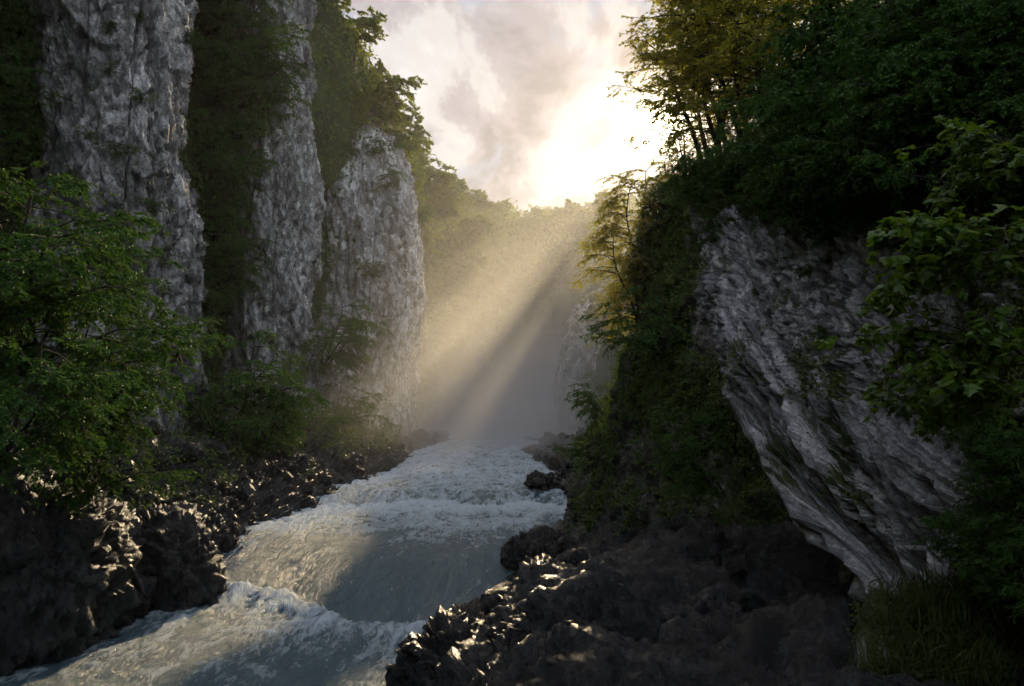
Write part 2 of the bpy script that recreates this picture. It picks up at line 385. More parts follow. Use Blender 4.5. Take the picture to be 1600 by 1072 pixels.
def cliff_column(name, label, rows, mat, nu, nv, a0, a1, seed, moss_amt=0.0, keep=None, rough=1.0):
    rows = np.array(rows, float)       # z, cx, cy, rx, ry
    t = tsamp(rows[:, None, [1, 2, 0]], 0, nv); R = catmull(rows, t, 0)
    th = np.linspace(math.radians(a0), math.radians(a1), nu)
    e = 0.8
    cx = np.sign(np.cos(th)) * np.abs(np.cos(th)) ** e; sy = np.sign(np.sin(th)) * np.abs(np.sin(th)) ** e
    P = np.stack([R[:, 1:2] + R[:, 3:4] * cx, R[:, 2:3] + R[:, 4:5] * sy, np.repeat(R[:, 0:1], nu, 1)], -1)
    def disp(p):
        q = p + seed * 13.7
        s = np.array([1, 1, 0.5])
        sl = q.copy(); sl[:, 0] += q[:, 2] * 0.25; 
        crk = np.abs(perlin(q * np.array([.8, .8, .07]) + 3)); crk2 = np.abs(perlin(sl * np.array([.5, .5, .45]) + 11))
        s = np.array([1.25, 1.25, 0.42])
        return rough * (-0.55 * (1 - sm(0, .07, crk)) - 0.25 * (1 - sm(0, .05, crk2)) + 0.7 * fbm(q * 0.16 * np.array([1, 1, .5]), 2) + 0.42 * (ridged(q * 0.33 * np.array([1, 1, .22]), 3) - 1) + 0.34 * facet(sl * 0.36 * s) + 0.15 * facet(sl * 1.0 * s) + 0.13 * facet(sl * 2.2 * s) + 0.10 * facet(sl * 4.5 * s) + 0.10 * fbm(q * 2.2 * s, 3))
    def moss(q, n, d):
        m = 0.30 * fbm(q * np.array([.3, .3, .12]) + seed * 5, 3) + 0.55 * np.clip(n[:, 2] - 0.1, 0, 1) + moss_amt - 0.12 * d
        return m
    return sheet(name, label, P, mat, disp, moss, keep=keep)

cliff_column('cliff', 'tall grey limestone cliff streaked with moss at the left edge of the gorge', [(-3, -16.3, 33.5, 3.4, 5), (4, -16.2, 33.5, 3.1, 4.6), (12, -16.2, 33.5, 2.8, 4.2), (20, -16.7, 33.5, 2.9, 4.3), (30, -17.3, 34, 3.1, 4.5), (40, -18, 35, 3.1, 4.5)],
    M_LIME, 270, 430, 170, 370, 1.0, 0.12, 'cliff1')
cliff_column('cliff', 'second limestone cliff with foliage hanging over its upper left side', [(-3, -15.5, 49, 3.4, 4.5), (5, -15.5, 49, 3.1, 4.5), (16, -15.4, 49, 3.0, 4.5), (25, -15.8, 49, 3.0, 4.5), (36, -16.6, 50, 2.9, 4.5)],
    M_LIME, 210, 330, 175, 370, 2.0, 0.14, 'cliff2')
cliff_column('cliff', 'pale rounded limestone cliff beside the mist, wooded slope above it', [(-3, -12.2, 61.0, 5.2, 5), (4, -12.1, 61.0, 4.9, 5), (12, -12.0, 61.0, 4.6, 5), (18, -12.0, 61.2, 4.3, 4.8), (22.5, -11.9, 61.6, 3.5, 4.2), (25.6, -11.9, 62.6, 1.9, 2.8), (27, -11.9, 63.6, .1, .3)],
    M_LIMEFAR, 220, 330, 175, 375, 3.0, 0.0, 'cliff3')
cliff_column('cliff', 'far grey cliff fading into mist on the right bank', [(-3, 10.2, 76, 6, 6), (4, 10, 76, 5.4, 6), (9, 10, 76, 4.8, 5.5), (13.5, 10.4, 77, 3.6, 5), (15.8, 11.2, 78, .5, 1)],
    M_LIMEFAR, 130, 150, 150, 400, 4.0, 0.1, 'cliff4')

def soft_disp(a, s, fine=0.0):
    def d(p):
        r = a * fbm(p * s, 4)
        if fine: r = r + fine * facet(p * 1.1)
        return r
    return d
# wooded slope on the left and across the head of the valley
def left_slope():
    cols = [((-16, -28, 0), (-19, -28, 30)), ((-18.5, 8, 1), (-23, 8, 36)), ((-19, 24, 1), (-23, 24, 38)), ((-17.5, 40, 1), (-21, 40, 37)), ((-15.5, 54, 1), (-15.0, 54, 36)),
            ((-11.5, 62, 1), (-12.9, 62, 34.2)), ((-10.5, 69, 1), (-11.8, 69, 31.5)), ((-8.8, 79, 1), (-10.4, 79, 29.5)), ((-6.2, 91, 1), (-8.9, 91, 28.0)), ((-3.6, 112, 1), (-6.6, 112, 29.0)),
            ((3, 150, 1), (-1, 150, 37)), ((24, 176, 1), (17, 190, 44)), ((60, 190, 1), (60, 215, 47)), ((120, 190, 1), (130, 215, 50))]
    rows = []
    for t, bul in ((-0.12, 0), (0, 0), (0.25, 1.0), (0.5, 1.5), (0.75, 1.2), (0.93, 0.5), (1.0, -0.6)):
        rows.append([(b[0] + (r[0] - b[0]) * t + bul, b[1] + (r[1] - b[1]) * t, b[2] + (r[2] - b[2]) * t) for b, r in cols])
    rows.append([(r[0] - 9 + (14 if r[1] > 200 else 0), r[1] + (14 if r[1] > 140 else 4), r[2] + 1.5) for b, r in cols])
    rows.append([(r[0] - 60 , r[1] + (90 if r[1] > 140 else 10), r[2] + 4) for b, r in cols])
    P = loft(rows, 150, 300)
    return sheet('hillside', 'steep wooded slope behind the left cliffs and across the valley', P, M_SOIL, soft_disp(1.0, 0.13, 0.2), lambda q, n, d: 0.6 + 0.3 * fbm(q * 0.3, 2), flip=False, keep='left')
left_slope()
def right_slope():
    cols = [((6.5, 30, 0), (9, 30, 13)), ((8, 42, 0), (11, 42, 13)), ((8, 58, 0), (12, 58, 15.5)), ((6.5, 75, 0), (11, 75, 19)), ((10, 93, 0), (15.5, 93, 24)), ((11, 110, 0), (16.8, 110, 29)), ((12, 130, 0), (16.0, 130, 34.5)), ((14, 150, 0), (18.5, 150, 39.5)), ((20, 178, 0), (27, 178, 46))]  # far end of the rim raised to shade the river from the low sun
    rows = []
    for t, bul in ((-0.12, 0), (0, 0), (0.3, -1.0), (0.6, -1.2), (0.9, -.3), (1.0, 0.6)):
        rows.append([(b[0] + (r[0] - b[0]) * t + bul, b[1], b[2] + (r[2] - b[2]) * t) for b, r in cols])
    rows.append([(r[0] + 30, r[1], r[2] + 1) for b, r in cols])
    P = loft(rows, 90, 170)
    return sheet('hillside', 'hazy slope on the right bank behind the rim trees', P, M_SOIL, soft_disp(0.9, 0.15, 0.2), lambda q, n, d: 0.6 + 0.3 * fbm(q * 0.3, 2), flip=True, keep='rightfar')
right_slope()

def bank_disp(p):
    s = np.array([1, 1, 1.0])
    return 0.35 * fbm(p * 0.5, 3) + 0.26 * facet(p * 0.75) + 0.24 * facet(p * 1.8 + 3) + 0.18 * facet(p * 3.6) + 0.09 * facet(p * 7.5) + 0.05 * fbm(p * 5, 2)
def wet_moss(q, n, d): return -0.1 + 0.3 * fbm(q * .6, 3) + 0.10 * np.clip(q[:, 2] - 1.5, 0, 4)
def left_bank():
    edge = [gd(700, 690, 1.3), gd(655, 706, 1.2), gd(615, 738, 1.0), gd(545, 783, .5), gd(428, 833, .4), gd(335, 885, .2), gd(300, 945, -.4), gd(170, 1000, -.4), (-10.6, 15, -.5), (-11, 8, -.5), (-11, -25, -.5)]
    top = [at(700, 682, 74), at(645, 684, 60), at(590, 684, 51), at(500, 682, 44), at(400, 685, 38), at(300, 690, 31.5), at(215, 700, 27), at(120, 720, 23), (-14.5, 17, 4.2), (-15, 8, 4.5), (-15, -25, 4.5)]
    e = np.array(edge); t = np.array(top)
    rows = [e + (0.9, 0, -1.3), e, e + (t - e) * .22 + (0, 0, .35), e + (t - e) * .5 + (0, 0, .35), e + (t - e) * .78 + (0, 0, .15), t, t + (-5, 2, 1.2)]
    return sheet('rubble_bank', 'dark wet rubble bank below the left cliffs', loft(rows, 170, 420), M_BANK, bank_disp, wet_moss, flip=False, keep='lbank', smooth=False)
left_bank()

def right_sheet(rows, back=True):
    W = [[at(*c) for c in r] for r in rows]
    if back:
        W = [r + [(r[-1][0] + 1.0, -5.0, r[-1][2]), (r[-1][0] + 1.5, -26, r[-1][2])] for r in W]
    return W
OVER = [
    [(1110, 360, 38), (1062, 300, 30), (1180, 212, 24), (1320, 80, 19), (1500, -150, 15), (1800, -420, 11)],
    [(1130, 365, 27), (1088, 328, 22.5), (1190, 262, 19), (1330, 160, 15.5), (1500, 40, 12.5), (1800, -170, 9)],
    [(1160, 380, 21), (1100, 335, 16.8), (1200, 305, 14.5), (1340, 295, 12), (1500, 300, 10), (1800, 240, 6.8)],
    [(1180, 480, 20), (1108, 480, 15.2), (1210, 480, 13), (1340, 480, 10.8), (1500, 490, 9.2), (1800, 500, 6.2)],
    [(1240, 620, 18), (1152, 620, 13.7), (1240, 620, 12), (1350, 630, 10.2), (1510, 650, 8.8), (1800, 700, 6.0)],
    [(1320, 770, 16), (1232, 765, 12.2), (1300, 760, 11), (1390, 765, 9.8), (1530, 780, 8.5), (1800, 850, 5.8)],
    [(1430, 915, 14), (1352, 905, 10.4), (1395, 900, 9.9), (1450, 895, 9.2), (1560, 900, 8.3), (1800, 980, 5.6)],
    [(1450, 965, 13.5), (1378, 960, 9.8), (1410, 985, 9), (1480, 1000, 8.4), (1590, 1010, 7.6), (1800, 1080, 5.4)],
    [(1400, 1090, 12), (1350, 1045, 9.2), (1400, 1090, 8.2), (1490, 1120, 7.6), (1610, 1150, 7.0), (1850, 1250, 5.0)],
    [(1330, 1250, 11), (1280, 1220, 9.0), (1350, 1350, 7.6), (1490, 1400, 7.0), (1610, 1450, 6.6), (1850, 1500, 4.8)],
]
def over_disp(p, uv):
    q = uv * np.array([1, 0.5, 1])
    crk = np.abs(perlin(uv * np.array([1.1, .12, 1]) + 5)); crk2 = np.abs(perlin(p * 0.9 + 21))
    return (0.30 * fbm(p * 0.35, 2) + 0.11 * (ridged(q * 0.8, 3) - 1) + 0.11 * facet(q * 1.0) + 0.06 * facet(q * 2.8) + 0.03 * facet(q * 6.0)
            + 0.09 * facet(p * 2.6) + 0.065 * facet(p * 6.0) + 0.04 * facet(p * 12.0) + 0.035 * fbm(p * 9, 3) - 0.22 * (1 - sm(0, .07, crk)) - 0.12 * (1 - sm(0, .05, crk2)))
def over_moss(q, n, d):
    # grown over above the lip and on the right, bare on the leaning face
    x = 800 + q[:, 0] / np.maximum(q[:, 1], .5) * F
    y = 600 - (q[:, 2] - 6) / np.maximum(q[:, 1], .5) * F
    m = 0.09 + 0.50 * fbm(q * 0.8, 3) + 0.5 * sm(345, 270, y + 25 * fbm(q * .7, 2)) + 0.55 * sm(1450, 1560, x + 40 * fbm(q * 0.8 + 7, 2)) + 0.6 * sm(900, 950, y) + 0.25 * np.clip(n[:, 2], 0, 1)
    return m
WOVER = loft(right_sheet(OVER), 440, 380)
_su = np.concatenate([np.zeros((440, 1)), np.cumsum(np.linalg.norm(np.diff(WOVER, axis=1), axis=2), 1)], 1)
_sv = np.concatenate([np.zeros((1, 380)), np.cumsum(np.linalg.norm(np.diff(WOVER, axis=0), axis=2), 0)], 0)
_su = _su - _su[:, 60:61]; STRATA = np.stack([_su, _sv, 0.15 * WOVER[..., 0]], -1).reshape(-1, 3)
sheet('overhang_cliff', 'leaning silver-grey rock overhang on the right with a bare streaked face', WOVER, M_OVER, over_disp, over_moss, flip=False, keep='over', uv=STRATA)

WALL = [
    [(1120, 330, 42), (1046, 300, 29), (1080, 295, 27), (1160, 295, 25), (1320, 260, 25)],
    [(1060, 400, 42), (1008, 400, 28.5), (1050, 400, 26.5), (1115, 400, 24), (1320, 400, 22)],
    [(1050, 500, 42), (1000, 490, 27.8), (1045, 490, 25), (1115, 490, 22.6), (1330, 490, 20.5)],
    [(1040, 600, 42), (970, 595, 28), (1030, 600, 24), (1125, 600, 21), (1340, 600, 19)],
    [(990, 720, 42), (915, 705, 28.5), (1000, 715, 23.5), (1125, 720, 19.8), (1350, 720, 17.2)],
    [(960, 810, 42), (897, 815, 28), (985, 830, 22.8), (1130, 840, 18.2), (1380, 850, 15.2)],
    [(950, 870, 42), (890, 870, 26), (970, 890, 20.5), (1120, 925, 15.5), (1400, 970, 13)],
    [(940, 930, 40), (890, 930, 24), (970, 990, 18), (1120, 1060, 13.5), (1400, 1100, 11)],
]
def wall_disp(p):
    return 0.5 * fbm(p * 0.3, 3) + 0.30 * (ridged(p * np.array([.5, .5, .18]), 3) - 1) + 0.35 * facet(p * np.array([.8, .8, .5])) + 0.16 * facet(p * 2.1) + 0.05 * fbm(p * 4, 2)
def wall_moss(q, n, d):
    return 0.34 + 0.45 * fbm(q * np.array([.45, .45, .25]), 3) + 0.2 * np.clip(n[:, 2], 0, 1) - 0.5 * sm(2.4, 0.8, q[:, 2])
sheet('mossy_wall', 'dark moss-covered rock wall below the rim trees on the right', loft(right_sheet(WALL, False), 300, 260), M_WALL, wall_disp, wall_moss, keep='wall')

def shore_disp(p):
    q = p.copy(); q[:, 0] += 0.5 * p[:, 2]; q[:, 1] += .3 * p[:, 0]
    return 0.40 * fbm(p * 0.5, 3) + 0.12 * (ridged(q * np.array([.8, .5, .8]), 4) - 1) + 0.24 * facet(q * np.array([.8, .6, .9])) + 0.12 * facet(p * 1.9) + 0.06 * facet(p * 4.5) + 0.05 * fbm(p * 4, 3)
def right_shore():
    e = [gd(800, 690, 1.0), gd(835, 697, 1.0), gd(815, 712, 1.0), gd(862, 746, .9), gd(880, 790, .5), gd(885, 818, .4), gd(826, 868, .4), gd(832, 884, .4), gd(758, 940, -.1), gd(742, 990, -.4), gd(665, 1050, -.4), gd(640, 1150, -.5), (-1.0, 6, -.5), (0, -8, -.5), (0, -26, -.5)]
    m = [gd(900, 680, 2.2), gd(890, 690, 2.0), gd(880, 712, 1.9), gd(910, 742, 1.7), gd(912, 790, 1.5), gd(915, 830, 1.4), gd(905, 868, 1.4), gd(920, 885, 1.5), gd(880, 920, 1.9), gd(860, 960, 2.1), gd(830, 1030, 2.2), gd(800, 1150, 2.2), (1.0, 6, 2.0), (2, -8, 2), (2, -26, 2)]
    t = [(9, 84, 3), (7, 62, 3), (6.5, 48, 3), (6.0, 40, 3), (5, 33, 2.6), (4.4, 29, 2.6), (4.5, 25, 2.8), (5, 22, 2.8), (5.2, 18, 2.8), (5.2, 15, 2.7), (4.6, 12, 2.7), (3.8, 8.5, 2.8), (4, 5, 3), (4.5, -8, 3), (4.5, -26, 3)]
    e, m, t = map(np.array, (e, m, t))
    rows = [e + (-1.2, 0, -1.3), e, (e + m) / 2 + (0, 0, .15), m, m + (t - m) * .35, m + (t - m) * .7, t, t + (3, 0, .5)]
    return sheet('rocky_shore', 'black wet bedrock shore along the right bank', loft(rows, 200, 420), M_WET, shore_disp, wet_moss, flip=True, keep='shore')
right_shore()

# ------------------------------------------------------------------ boulders
def ico(n):
    import bmesh
    bm = bmesh.new(); bmesh.ops.create_icosphere(bm, subdivisions=n, radius=1)
    v = np.array([x.co[:] for x in bm.verts]); f = np.array([[w.index for w in x.verts] for x in bm.faces]); bm.free(); return v, f
ICO = {n: ico(n) for n in (3, 4, 6)}
def boulder_mesh(seed, size, n=4, sq=0.7, amp=0.17, mat=None):
    v, f = ICO[n]; v = v.copy()
    v = np.sign(v) * np.abs(v) ** sq; v /= np.linalg.norm(v, axis=1)[:, None] ** 0.6
    size = np.array(size, float); p = v * size; s = size.mean()
    o = seed * 7.77
    d = amp * s * (1.1 * facet(p / s * 0.9 + o) + 0.6 * facet(p / s * 2.0 + o) + 0.35 * fbm(p / s * 1.5 + o, 3))
    if n >= 6: d = d + 0.18 * facet(p * 1.9 + o) + 0.13 * facet(p * 4.0 + o) + 0.07 * facet(p * 8.0 + o) + 0.03 * fbm(p * 6 + o, 3)
    q = p + v / np.linalg.norm(v, axis=1)[:, None] * d[:, None]
    return make_mesh('rock', q, f, mat or M_WET, smooth=(n >= 6), attrs={'moss': np.full(len(q), -0.25) + 0.3 * fbm(q * .8 + o, 2)})
def boulder(name, label, loc, size, rot, seed, mat=None):
    o = link(name, boulder_mesh(seed, size, 6, mat=mat), label=label, category='rock')
    o.location = loc; o.rotation_euler = [math.radians(a) for a in rot]; return o
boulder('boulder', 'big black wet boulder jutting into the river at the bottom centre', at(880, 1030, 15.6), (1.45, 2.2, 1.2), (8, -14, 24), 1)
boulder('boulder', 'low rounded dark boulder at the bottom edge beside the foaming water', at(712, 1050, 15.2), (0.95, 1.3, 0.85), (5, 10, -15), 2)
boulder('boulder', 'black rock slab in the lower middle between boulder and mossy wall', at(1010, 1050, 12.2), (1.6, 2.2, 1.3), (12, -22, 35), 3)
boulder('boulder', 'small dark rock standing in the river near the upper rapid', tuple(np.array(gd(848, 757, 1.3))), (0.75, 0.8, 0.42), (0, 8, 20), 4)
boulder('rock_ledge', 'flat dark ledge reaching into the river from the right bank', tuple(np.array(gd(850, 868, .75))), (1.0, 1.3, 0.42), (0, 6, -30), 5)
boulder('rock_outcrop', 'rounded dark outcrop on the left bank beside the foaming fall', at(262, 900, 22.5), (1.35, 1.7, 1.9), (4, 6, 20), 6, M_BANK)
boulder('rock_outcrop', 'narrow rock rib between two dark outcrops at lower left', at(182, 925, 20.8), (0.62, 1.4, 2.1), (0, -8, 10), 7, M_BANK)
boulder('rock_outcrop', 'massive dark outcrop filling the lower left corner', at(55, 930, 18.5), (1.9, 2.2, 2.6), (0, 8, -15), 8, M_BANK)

def scatter_rocks():
    rng = np.random.RandomState(5)
    for keep, count, mat, group, label in (('lbank', 170, M_BANK, 'rocks in the left rubble bank', 'dark wet rock lying in the left rubble bank'), ('shore', 45, M_WET, 'rocks on the right shore', 'black wet rock lying on the right shore')):
        protos = [boulder_mesh(20 + k, (1, rng.uniform(.7, 1.1), rng.uniform(.5, .8)), 3, sq=0.5, amp=0.42, mat=mat) for k in range(6)]
        Q, n, ms = SURF[keep]; sh = Q.shape; done = 0
        while done < count:
            i = rng.randint(int(sh[0] * .18), int(sh[0] * .8)); j = rng.randint(0, int(sh[1] * .86))
            p = Q[i, j]
            if p[1] < 9 or p[1] > 66: continue
            s = rng.uniform(0.12, 0.34) * (0.8 + p[1] / 60)
            o = link('rock', protos[rng.randint(6)], label=label, category='rock', group=group)
            o.location = p + n[i, j] * 0.05; o.scale = (s, s, s); o.rotation_euler = rng.uniform(-.6, .6, 3) + (0, 0, rng.uniform(0, 6))
            done += 1
scatter_rocks()
def shore_boulders():
    spots = [(790, 960, 18.2, .62), (838, 925, 19.6, .55), (905, 905, 19.0, .6), (955, 945, 16.4, .75), (905, 985, 15.2, .6), (985, 1000, 14.2, .7), (1045, 965, 14.8, .65), (940, 1055, 13.2, .6), (1075, 1040, 12.4, .8), (1120, 990, 13.4, .6), (885, 1060, 13.6, .5), (1165, 1060, 11.8, .7)]
    ms = [boulder_mesh(60 + k, (1, .85 + .1 * k, .7), 4, sq=.8, amp=.16) for k in range(3)]
    for m in ms: m.polygons.foreach_set('use_smooth', np.full(len(m.polygons), True))
    for k, (x, y, d, r) in enumerate(spots):
        o = link('boulder', ms[k % 3], label='rounded wet black boulder in the heap at the foot of the right bank', category='rock', group='boulders on the right bank')
        o.location = at(x, y - 14, d * .985); o.scale = (r, r, r); o.rotation_euler = (.3 * k, .2 * k, 1.3 * k)
shore_boulders()

# ------------------------------------------------------------------ vegetation
class Plant:
    def __init__(self, seed): self.r = np.random.RandomState(seed); self.wv = []; self.wf = []; self.wn = 0; self.lb = []; self.ld = []; self.ln = []; self.ls = []
    def curve(self, p, d, length, n, droop=0.0, wob=0.15):
        pts = [np.array(p, float)]; d = np.array(d, float); d /= np.linalg.norm(d)
        for _ in range(n):
            d = d + self.r.normal(size=3) * wob; d[2] -= droop / n; d /= np.linalg.norm(d)
            pts.append(pts[-1] + d * length / n)
        return np.array(pts)
    def tube(self, pts, r0, r1, k=5):
        m = len(pts); T = np.gradient(pts, axis=0); T /= np.linalg.norm(T, axis=1)[:, None] + 1e-9
        ref = np.array([0.3, 0.9, 0.1]); A = np.cross(T, ref); A /= np.linalg.norm(A, axis=1)[:, None] + 1e-9; B = np.cross(T, A)
        th = np.arange(k) * 2 * math.pi / k; R = np.linspace(r0, r1, m)
        v = pts[:, None] + R[:, None, None] * (A[:, None] * np.cos(th)[None, :, None] + B[:, None] * np.sin(th)[None, :, None])
        self.wv.append(v.reshape(-1, 3)); self.wf.append(grid_faces(m, k, True) + self.wn); self.wn += m * k
    def leaves(self, pts, count, size, spread=0.9, flat=0.6, start=0.1):
        r = self.r; t = r.uniform(start, 1, count) * (len(pts) - 1); i = np.minimum(t.astype(int), len(pts) - 2); f = (t - i)[:, None]
        b = pts[i] * (1 - f) + pts[i + 1] * f; T = pts[i + 1] - pts[i]; T /= np.linalg.norm(T, axis=1)[:, None] + 1e-9
        side = np.cross(T, (0, 0, 1.0)); side /= np.linalg.norm(side, axis=1)[:, None] + 1e-6
        s = np.where(r.rand(count) < .5, -1, 1)[:, None]
        d = T * 0.6 + side * s * spread + r.normal(size=(count, 3)) * 0.35; d[:, 2] -= 0.2
        d /= np.linalg.norm(d, axis=1)[:, None]
        n = np.array([0, 0, 1.0]) * flat + r.normal(size=(count, 3)) * (1 - flat) * 1.0
        n -= d * (n * d).sum(1)[:, None]; n /= np.linalg.norm(n, axis=1)[:, None] + 1e-6
        self.lb.append(b); self.ld.append(d); self.ln.append(n); self.ls.append(size * r.uniform(0.6, 1.25, count))
    def spray(self, p, d, length, twigs, tw_len, per, size, droop, r0, flat=0.6, tubes=True, kt=3):
        pts = self.curve(p, d, length, 7, droop, 0.13)
        self.tube(pts, r0, r0 * .25, 4)
        for k in range(twigs):
            t = self.r.uniform(0.25, 1.0) * 6.99; i = int(t); q = pts[i] + (pts[i + 1] - pts[i]) * (t - i); T = pts[i + 1] - pts[i]; T = T / np.linalg.norm(T)
            sd = np.cross(T, (0, 0, 1)) * self.r.choice((-1, 1)); sd = sd / (np.linalg.norm(sd) + 1e-6)
            dd = T * 0.8 + sd * self.r.uniform(.5, 1.1) + (0, 0, self.r.uniform(-.25, .45))
            tp = self.curve(q, dd, tw_len * self.r.uniform(.5, 1.1), 4, droop * .8, 0.2)
            if tubes: self.tube(tp, r0 * .3, r0 * .12, kt)
            self.leaves(tp, max(3, int(per * self.r.uniform(.7, 1.3))), size, flat=flat)
        return pts
    def wood_mesh(self, mat=BARK): return make_mesh('trunk', np.concatenate(self.wv), np.concatenate(self.wf), mat)
    def leaf_mesh(self, mat, width=0.27, maple=False): 
        return leaf_mesh(np.concatenate(self.lb), np.concatenate(self.ld), np.concatenate(self.ln), np.concatenate(self.ls), mat, width, maple)
MAPLE = np.array([(0, 0), (.12, .22), (-.02, .42), (.30, .34), (.42, .52), (.58, .27), (1.0, 0), (.58, -.27), (.42, -.52), (.30, -.34), (-.02, -.42), (.12, -.22)])
def leaf_mesh(b, d, n, s, mat, width=0.27, maple=False):
    sd = np.cross(d, n); S = s[:, None]; c = len(b)
    if maple:
        ctr = b + d * S * .3; vs = [ctr + n * S * 0.03]
        for u, w in MAPLE: vs.append(b + d * S * u + sd * S * w - n * S * (abs(w) * 0.25 + u * u * 0.12))
        m = len(vs); v = np.stack(vs, 1).reshape(-1, 3); k = len(MAPLE)
        tri = np.array([(0, 1 + i, 1 + (i + 1) % k) for i in range(k)])
        f = (np.arange(c)[:, None, None] * m + tri[None]).reshape(-1, 3)
    else:
        v = np.stack([b, b + d * S * .45 + sd * S * width + n * S * .06, b + d * S - n * S * .12, b + d * S * .45 - sd * S * width + n * S * .06], 1).reshape(-1, 3)
        k = np.arange(c)[:, None] * 4
        f = np.concatenate([k + (0, 1, 2), k + (0, 2, 3)], 1).reshape(-1, 3)
    return make_mesh('crown', v, f, mat, smooth=False)

def proto_shrub(seed, h=3.2, n_br=46, leaf=0.085, twigs=11, per=26, out=0.8, mat=LEAF_SHRUB):
    """leafy shrub growing out from a rock face towards +X, layered drooping sprays"""
    P = Plant(seed); r = P.r
    stems = [P.curve((r.uniform(-.2, .2), r.uniform(-.3, .3), -.2), (out * r.uniform(.5, 1.2), r.uniform(-.7, .7), 1.0), h * r.uniform(.7, 1.0), 8, 0.25, .12) for _ in range(5)]
    for s in stems: P.tube(s, 0.05, 0.012, 5)
    for k in range(n_br):
        s = stems[r.randint(5)]; t = r.uniform(.2, 1) * 7.99; i = int(t); p = s[i] + (s[i + 1] - s[i]) * (t - i)
        a = r.uniform(-math.pi, math.pi) * 0.62
        P.spray(p, (math.cos(a) + .3, math.sin(a), r.uniform(-.1, .7)), h * r.uniform(.28, .55), twigs, h * 0.16, per, leaf, 0.75, 0.016, flat=0.62)
    return P.wood_mesh(), P.leaf_mesh(mat)
def proto_rim(seed, h=5.2, n_br=46, leaf=0.085, twigs=11, per=16, lean=(-.25, 0), spread=1.0, low=0.30, mat=LEAF_RIM, stems=2, droop=.45):
    P = Plant(seed); r = P.r
    for s_ in range(stems):
        s = P.curve((r.uniform(-.15, .15), r.uniform(-.15, .15), -.4), (lean[0] + r.uniform(-.15, .15), lean[1] + r.uniform(-.15, .15), 1), h * r.uniform(.85, 1.05), 12, -0.05, .09)
        P.tube(s, 0.075, 0.015, 6)
        for k in range(n_br // stems):
            t = (low + (1 - low) * r.rand() ** .9) * 11.99; i = int(t); p = s[i] + (s[i + 1] - s[i]) * (t - i); a = r.uniform(0, 2 * math.pi)
            ln = h * spread * (0.42 - 0.22 * (t / 12)) * r.uniform(.6, 1.15)
            P.spray(p, (math.cos(a) + lean[0] * 2.2, math.sin(a) + lean[1] * 2.2, r.uniform(.1, .7)), ln, twigs, h * .11, per, leaf, droop, 0.02, flat=0.15)
    return P.wood_mesh(), P.leaf_mesh(mat)
def proto_forest(seed, h=5.0, leaf=0.26, n_br=34, mat=None):
    P = Plant(seed); r = P.r
    s = P.curve((0, 0, -.5), (r.uniform(-.2, .2), r.uniform(-.2, .2), 1), h * .85, 8, 0, .08); P.tube(s, .12, .02, 5)
    for k in range(n_br):
        t = (0.15 + .85 * r.rand()) * 7.99; i = int(t); p = s[i] + (s[i + 1] - s[i]) * (t - i); a = r.uniform(0, 2 * math.pi)
        P.spray(p, (math.cos(a), math.sin(a), r.uniform(.0, .8)), h * (0.48 - .25 * t / 8) * r.uniform(.6, 1.1), 8, h * .13, 20, leaf, .5, .03, flat=.5, tubes=False)
    return P.wood_mesh(), P.leaf_mesh(mat or LEAF_FAR, 0.3)
def proto_maple(seed, n_br=20, leaf=0.092):
    P = Plant(seed); r = P.r
    s = P.curve((0, 0, 0), (-1, -.2, .6), 0.7, 6, .3, .1); P.tube(s, .022, .01, 5)
    for k in range(n_br):
        t = r.uniform(.2, 1) * 5.99; i = int(t); p = s[i]; a = r.uniform(-1.5, 1.5)
        P.spray(p, (-math.cos(a), -math.sin(a) * .9, r.uniform(-.1, .8)), r.uniform(.45, 1.0), 7, .3, 7, leaf, .8, .008, flat=.65)
    return P.wood_mesh(), P.leaf_mesh(LEAF_NEAR, maple=True)
def proto_grass(seed, n=160, h=0.42):
    r = np.random.RandomState(seed); vs = []; fs = []
    for k in range(n):
        a = r.uniform(0, 2 * math.pi); b = np.array([r.normal() * .12, r.normal() * .12, -.04]); L_ = h * r.uniform(.5, 1.2); d = np.array([math.cos(a), math.sin(a), 0]); sd = np.array([-d[1], d[0], 0]); bend = r.uniform(.2, 1.1); w = .006 * r.uniform(.7, 1.5)
        o = len(vs)
        for t in (0, .4, .75):
            c = b + d * L_ * bend * t * t + np.array([0, 0, L_ * (t - .45 * bend * t * t)]); vs += [c + sd * w * (1 - t * .6), c - sd * w * (1 - t * .6)]
        vs.append(b + d * L_ * bend + np.array([0, 0, L_ * (1 - .55 * bend)]))
        fs += [(o, o + 1, o + 3), (o, o + 3, o + 2), (o + 2, o + 3, o + 5), (o + 2, o + 5, o + 4), (o + 4, o + 5, o + 6)]
    return make_mesh('grass_tuft', vs, fs, GRASS, smooth=False)

SHRUBS = [proto_shrub(11), proto_shrub(12, out=1.0), proto_shrub(13, h=2.8, n_br=40)]
RIMS = [proto_rim(21, lean=(-.12, 0), low=.12, n_br=60, per=18), proto_rim(22, lean=(-.14, 0), n_br=54, low=.30, per=20), proto_rim(23, h=5, lean=(-.1, 0), low=.1, n_br=56, per=18), proto_rim(24, h=6.2, lean=(-.12, -.05), low=.12, n_br=62, spread=.9, droop=.8, stems=2, per=20)]
FORESTS = [proto_forest(31), proto_forest(32, 4.4), proto_forest(33, 5.6), proto_forest(34, 3.6, .22, 28)]
FARS = [proto_forest(35, 5.0, .46, 36, LEAF_DIST), proto_forest(36, 4.4, .44, 34, LEAF_DIST), proto_forest(37, 5.6, .48, 36, LEAF_DIST)]
MAPLES = [proto_maple(41), proto_maple(42)]
TUFTS = [proto_grass(51), proto_grass(52, 120, .34)]

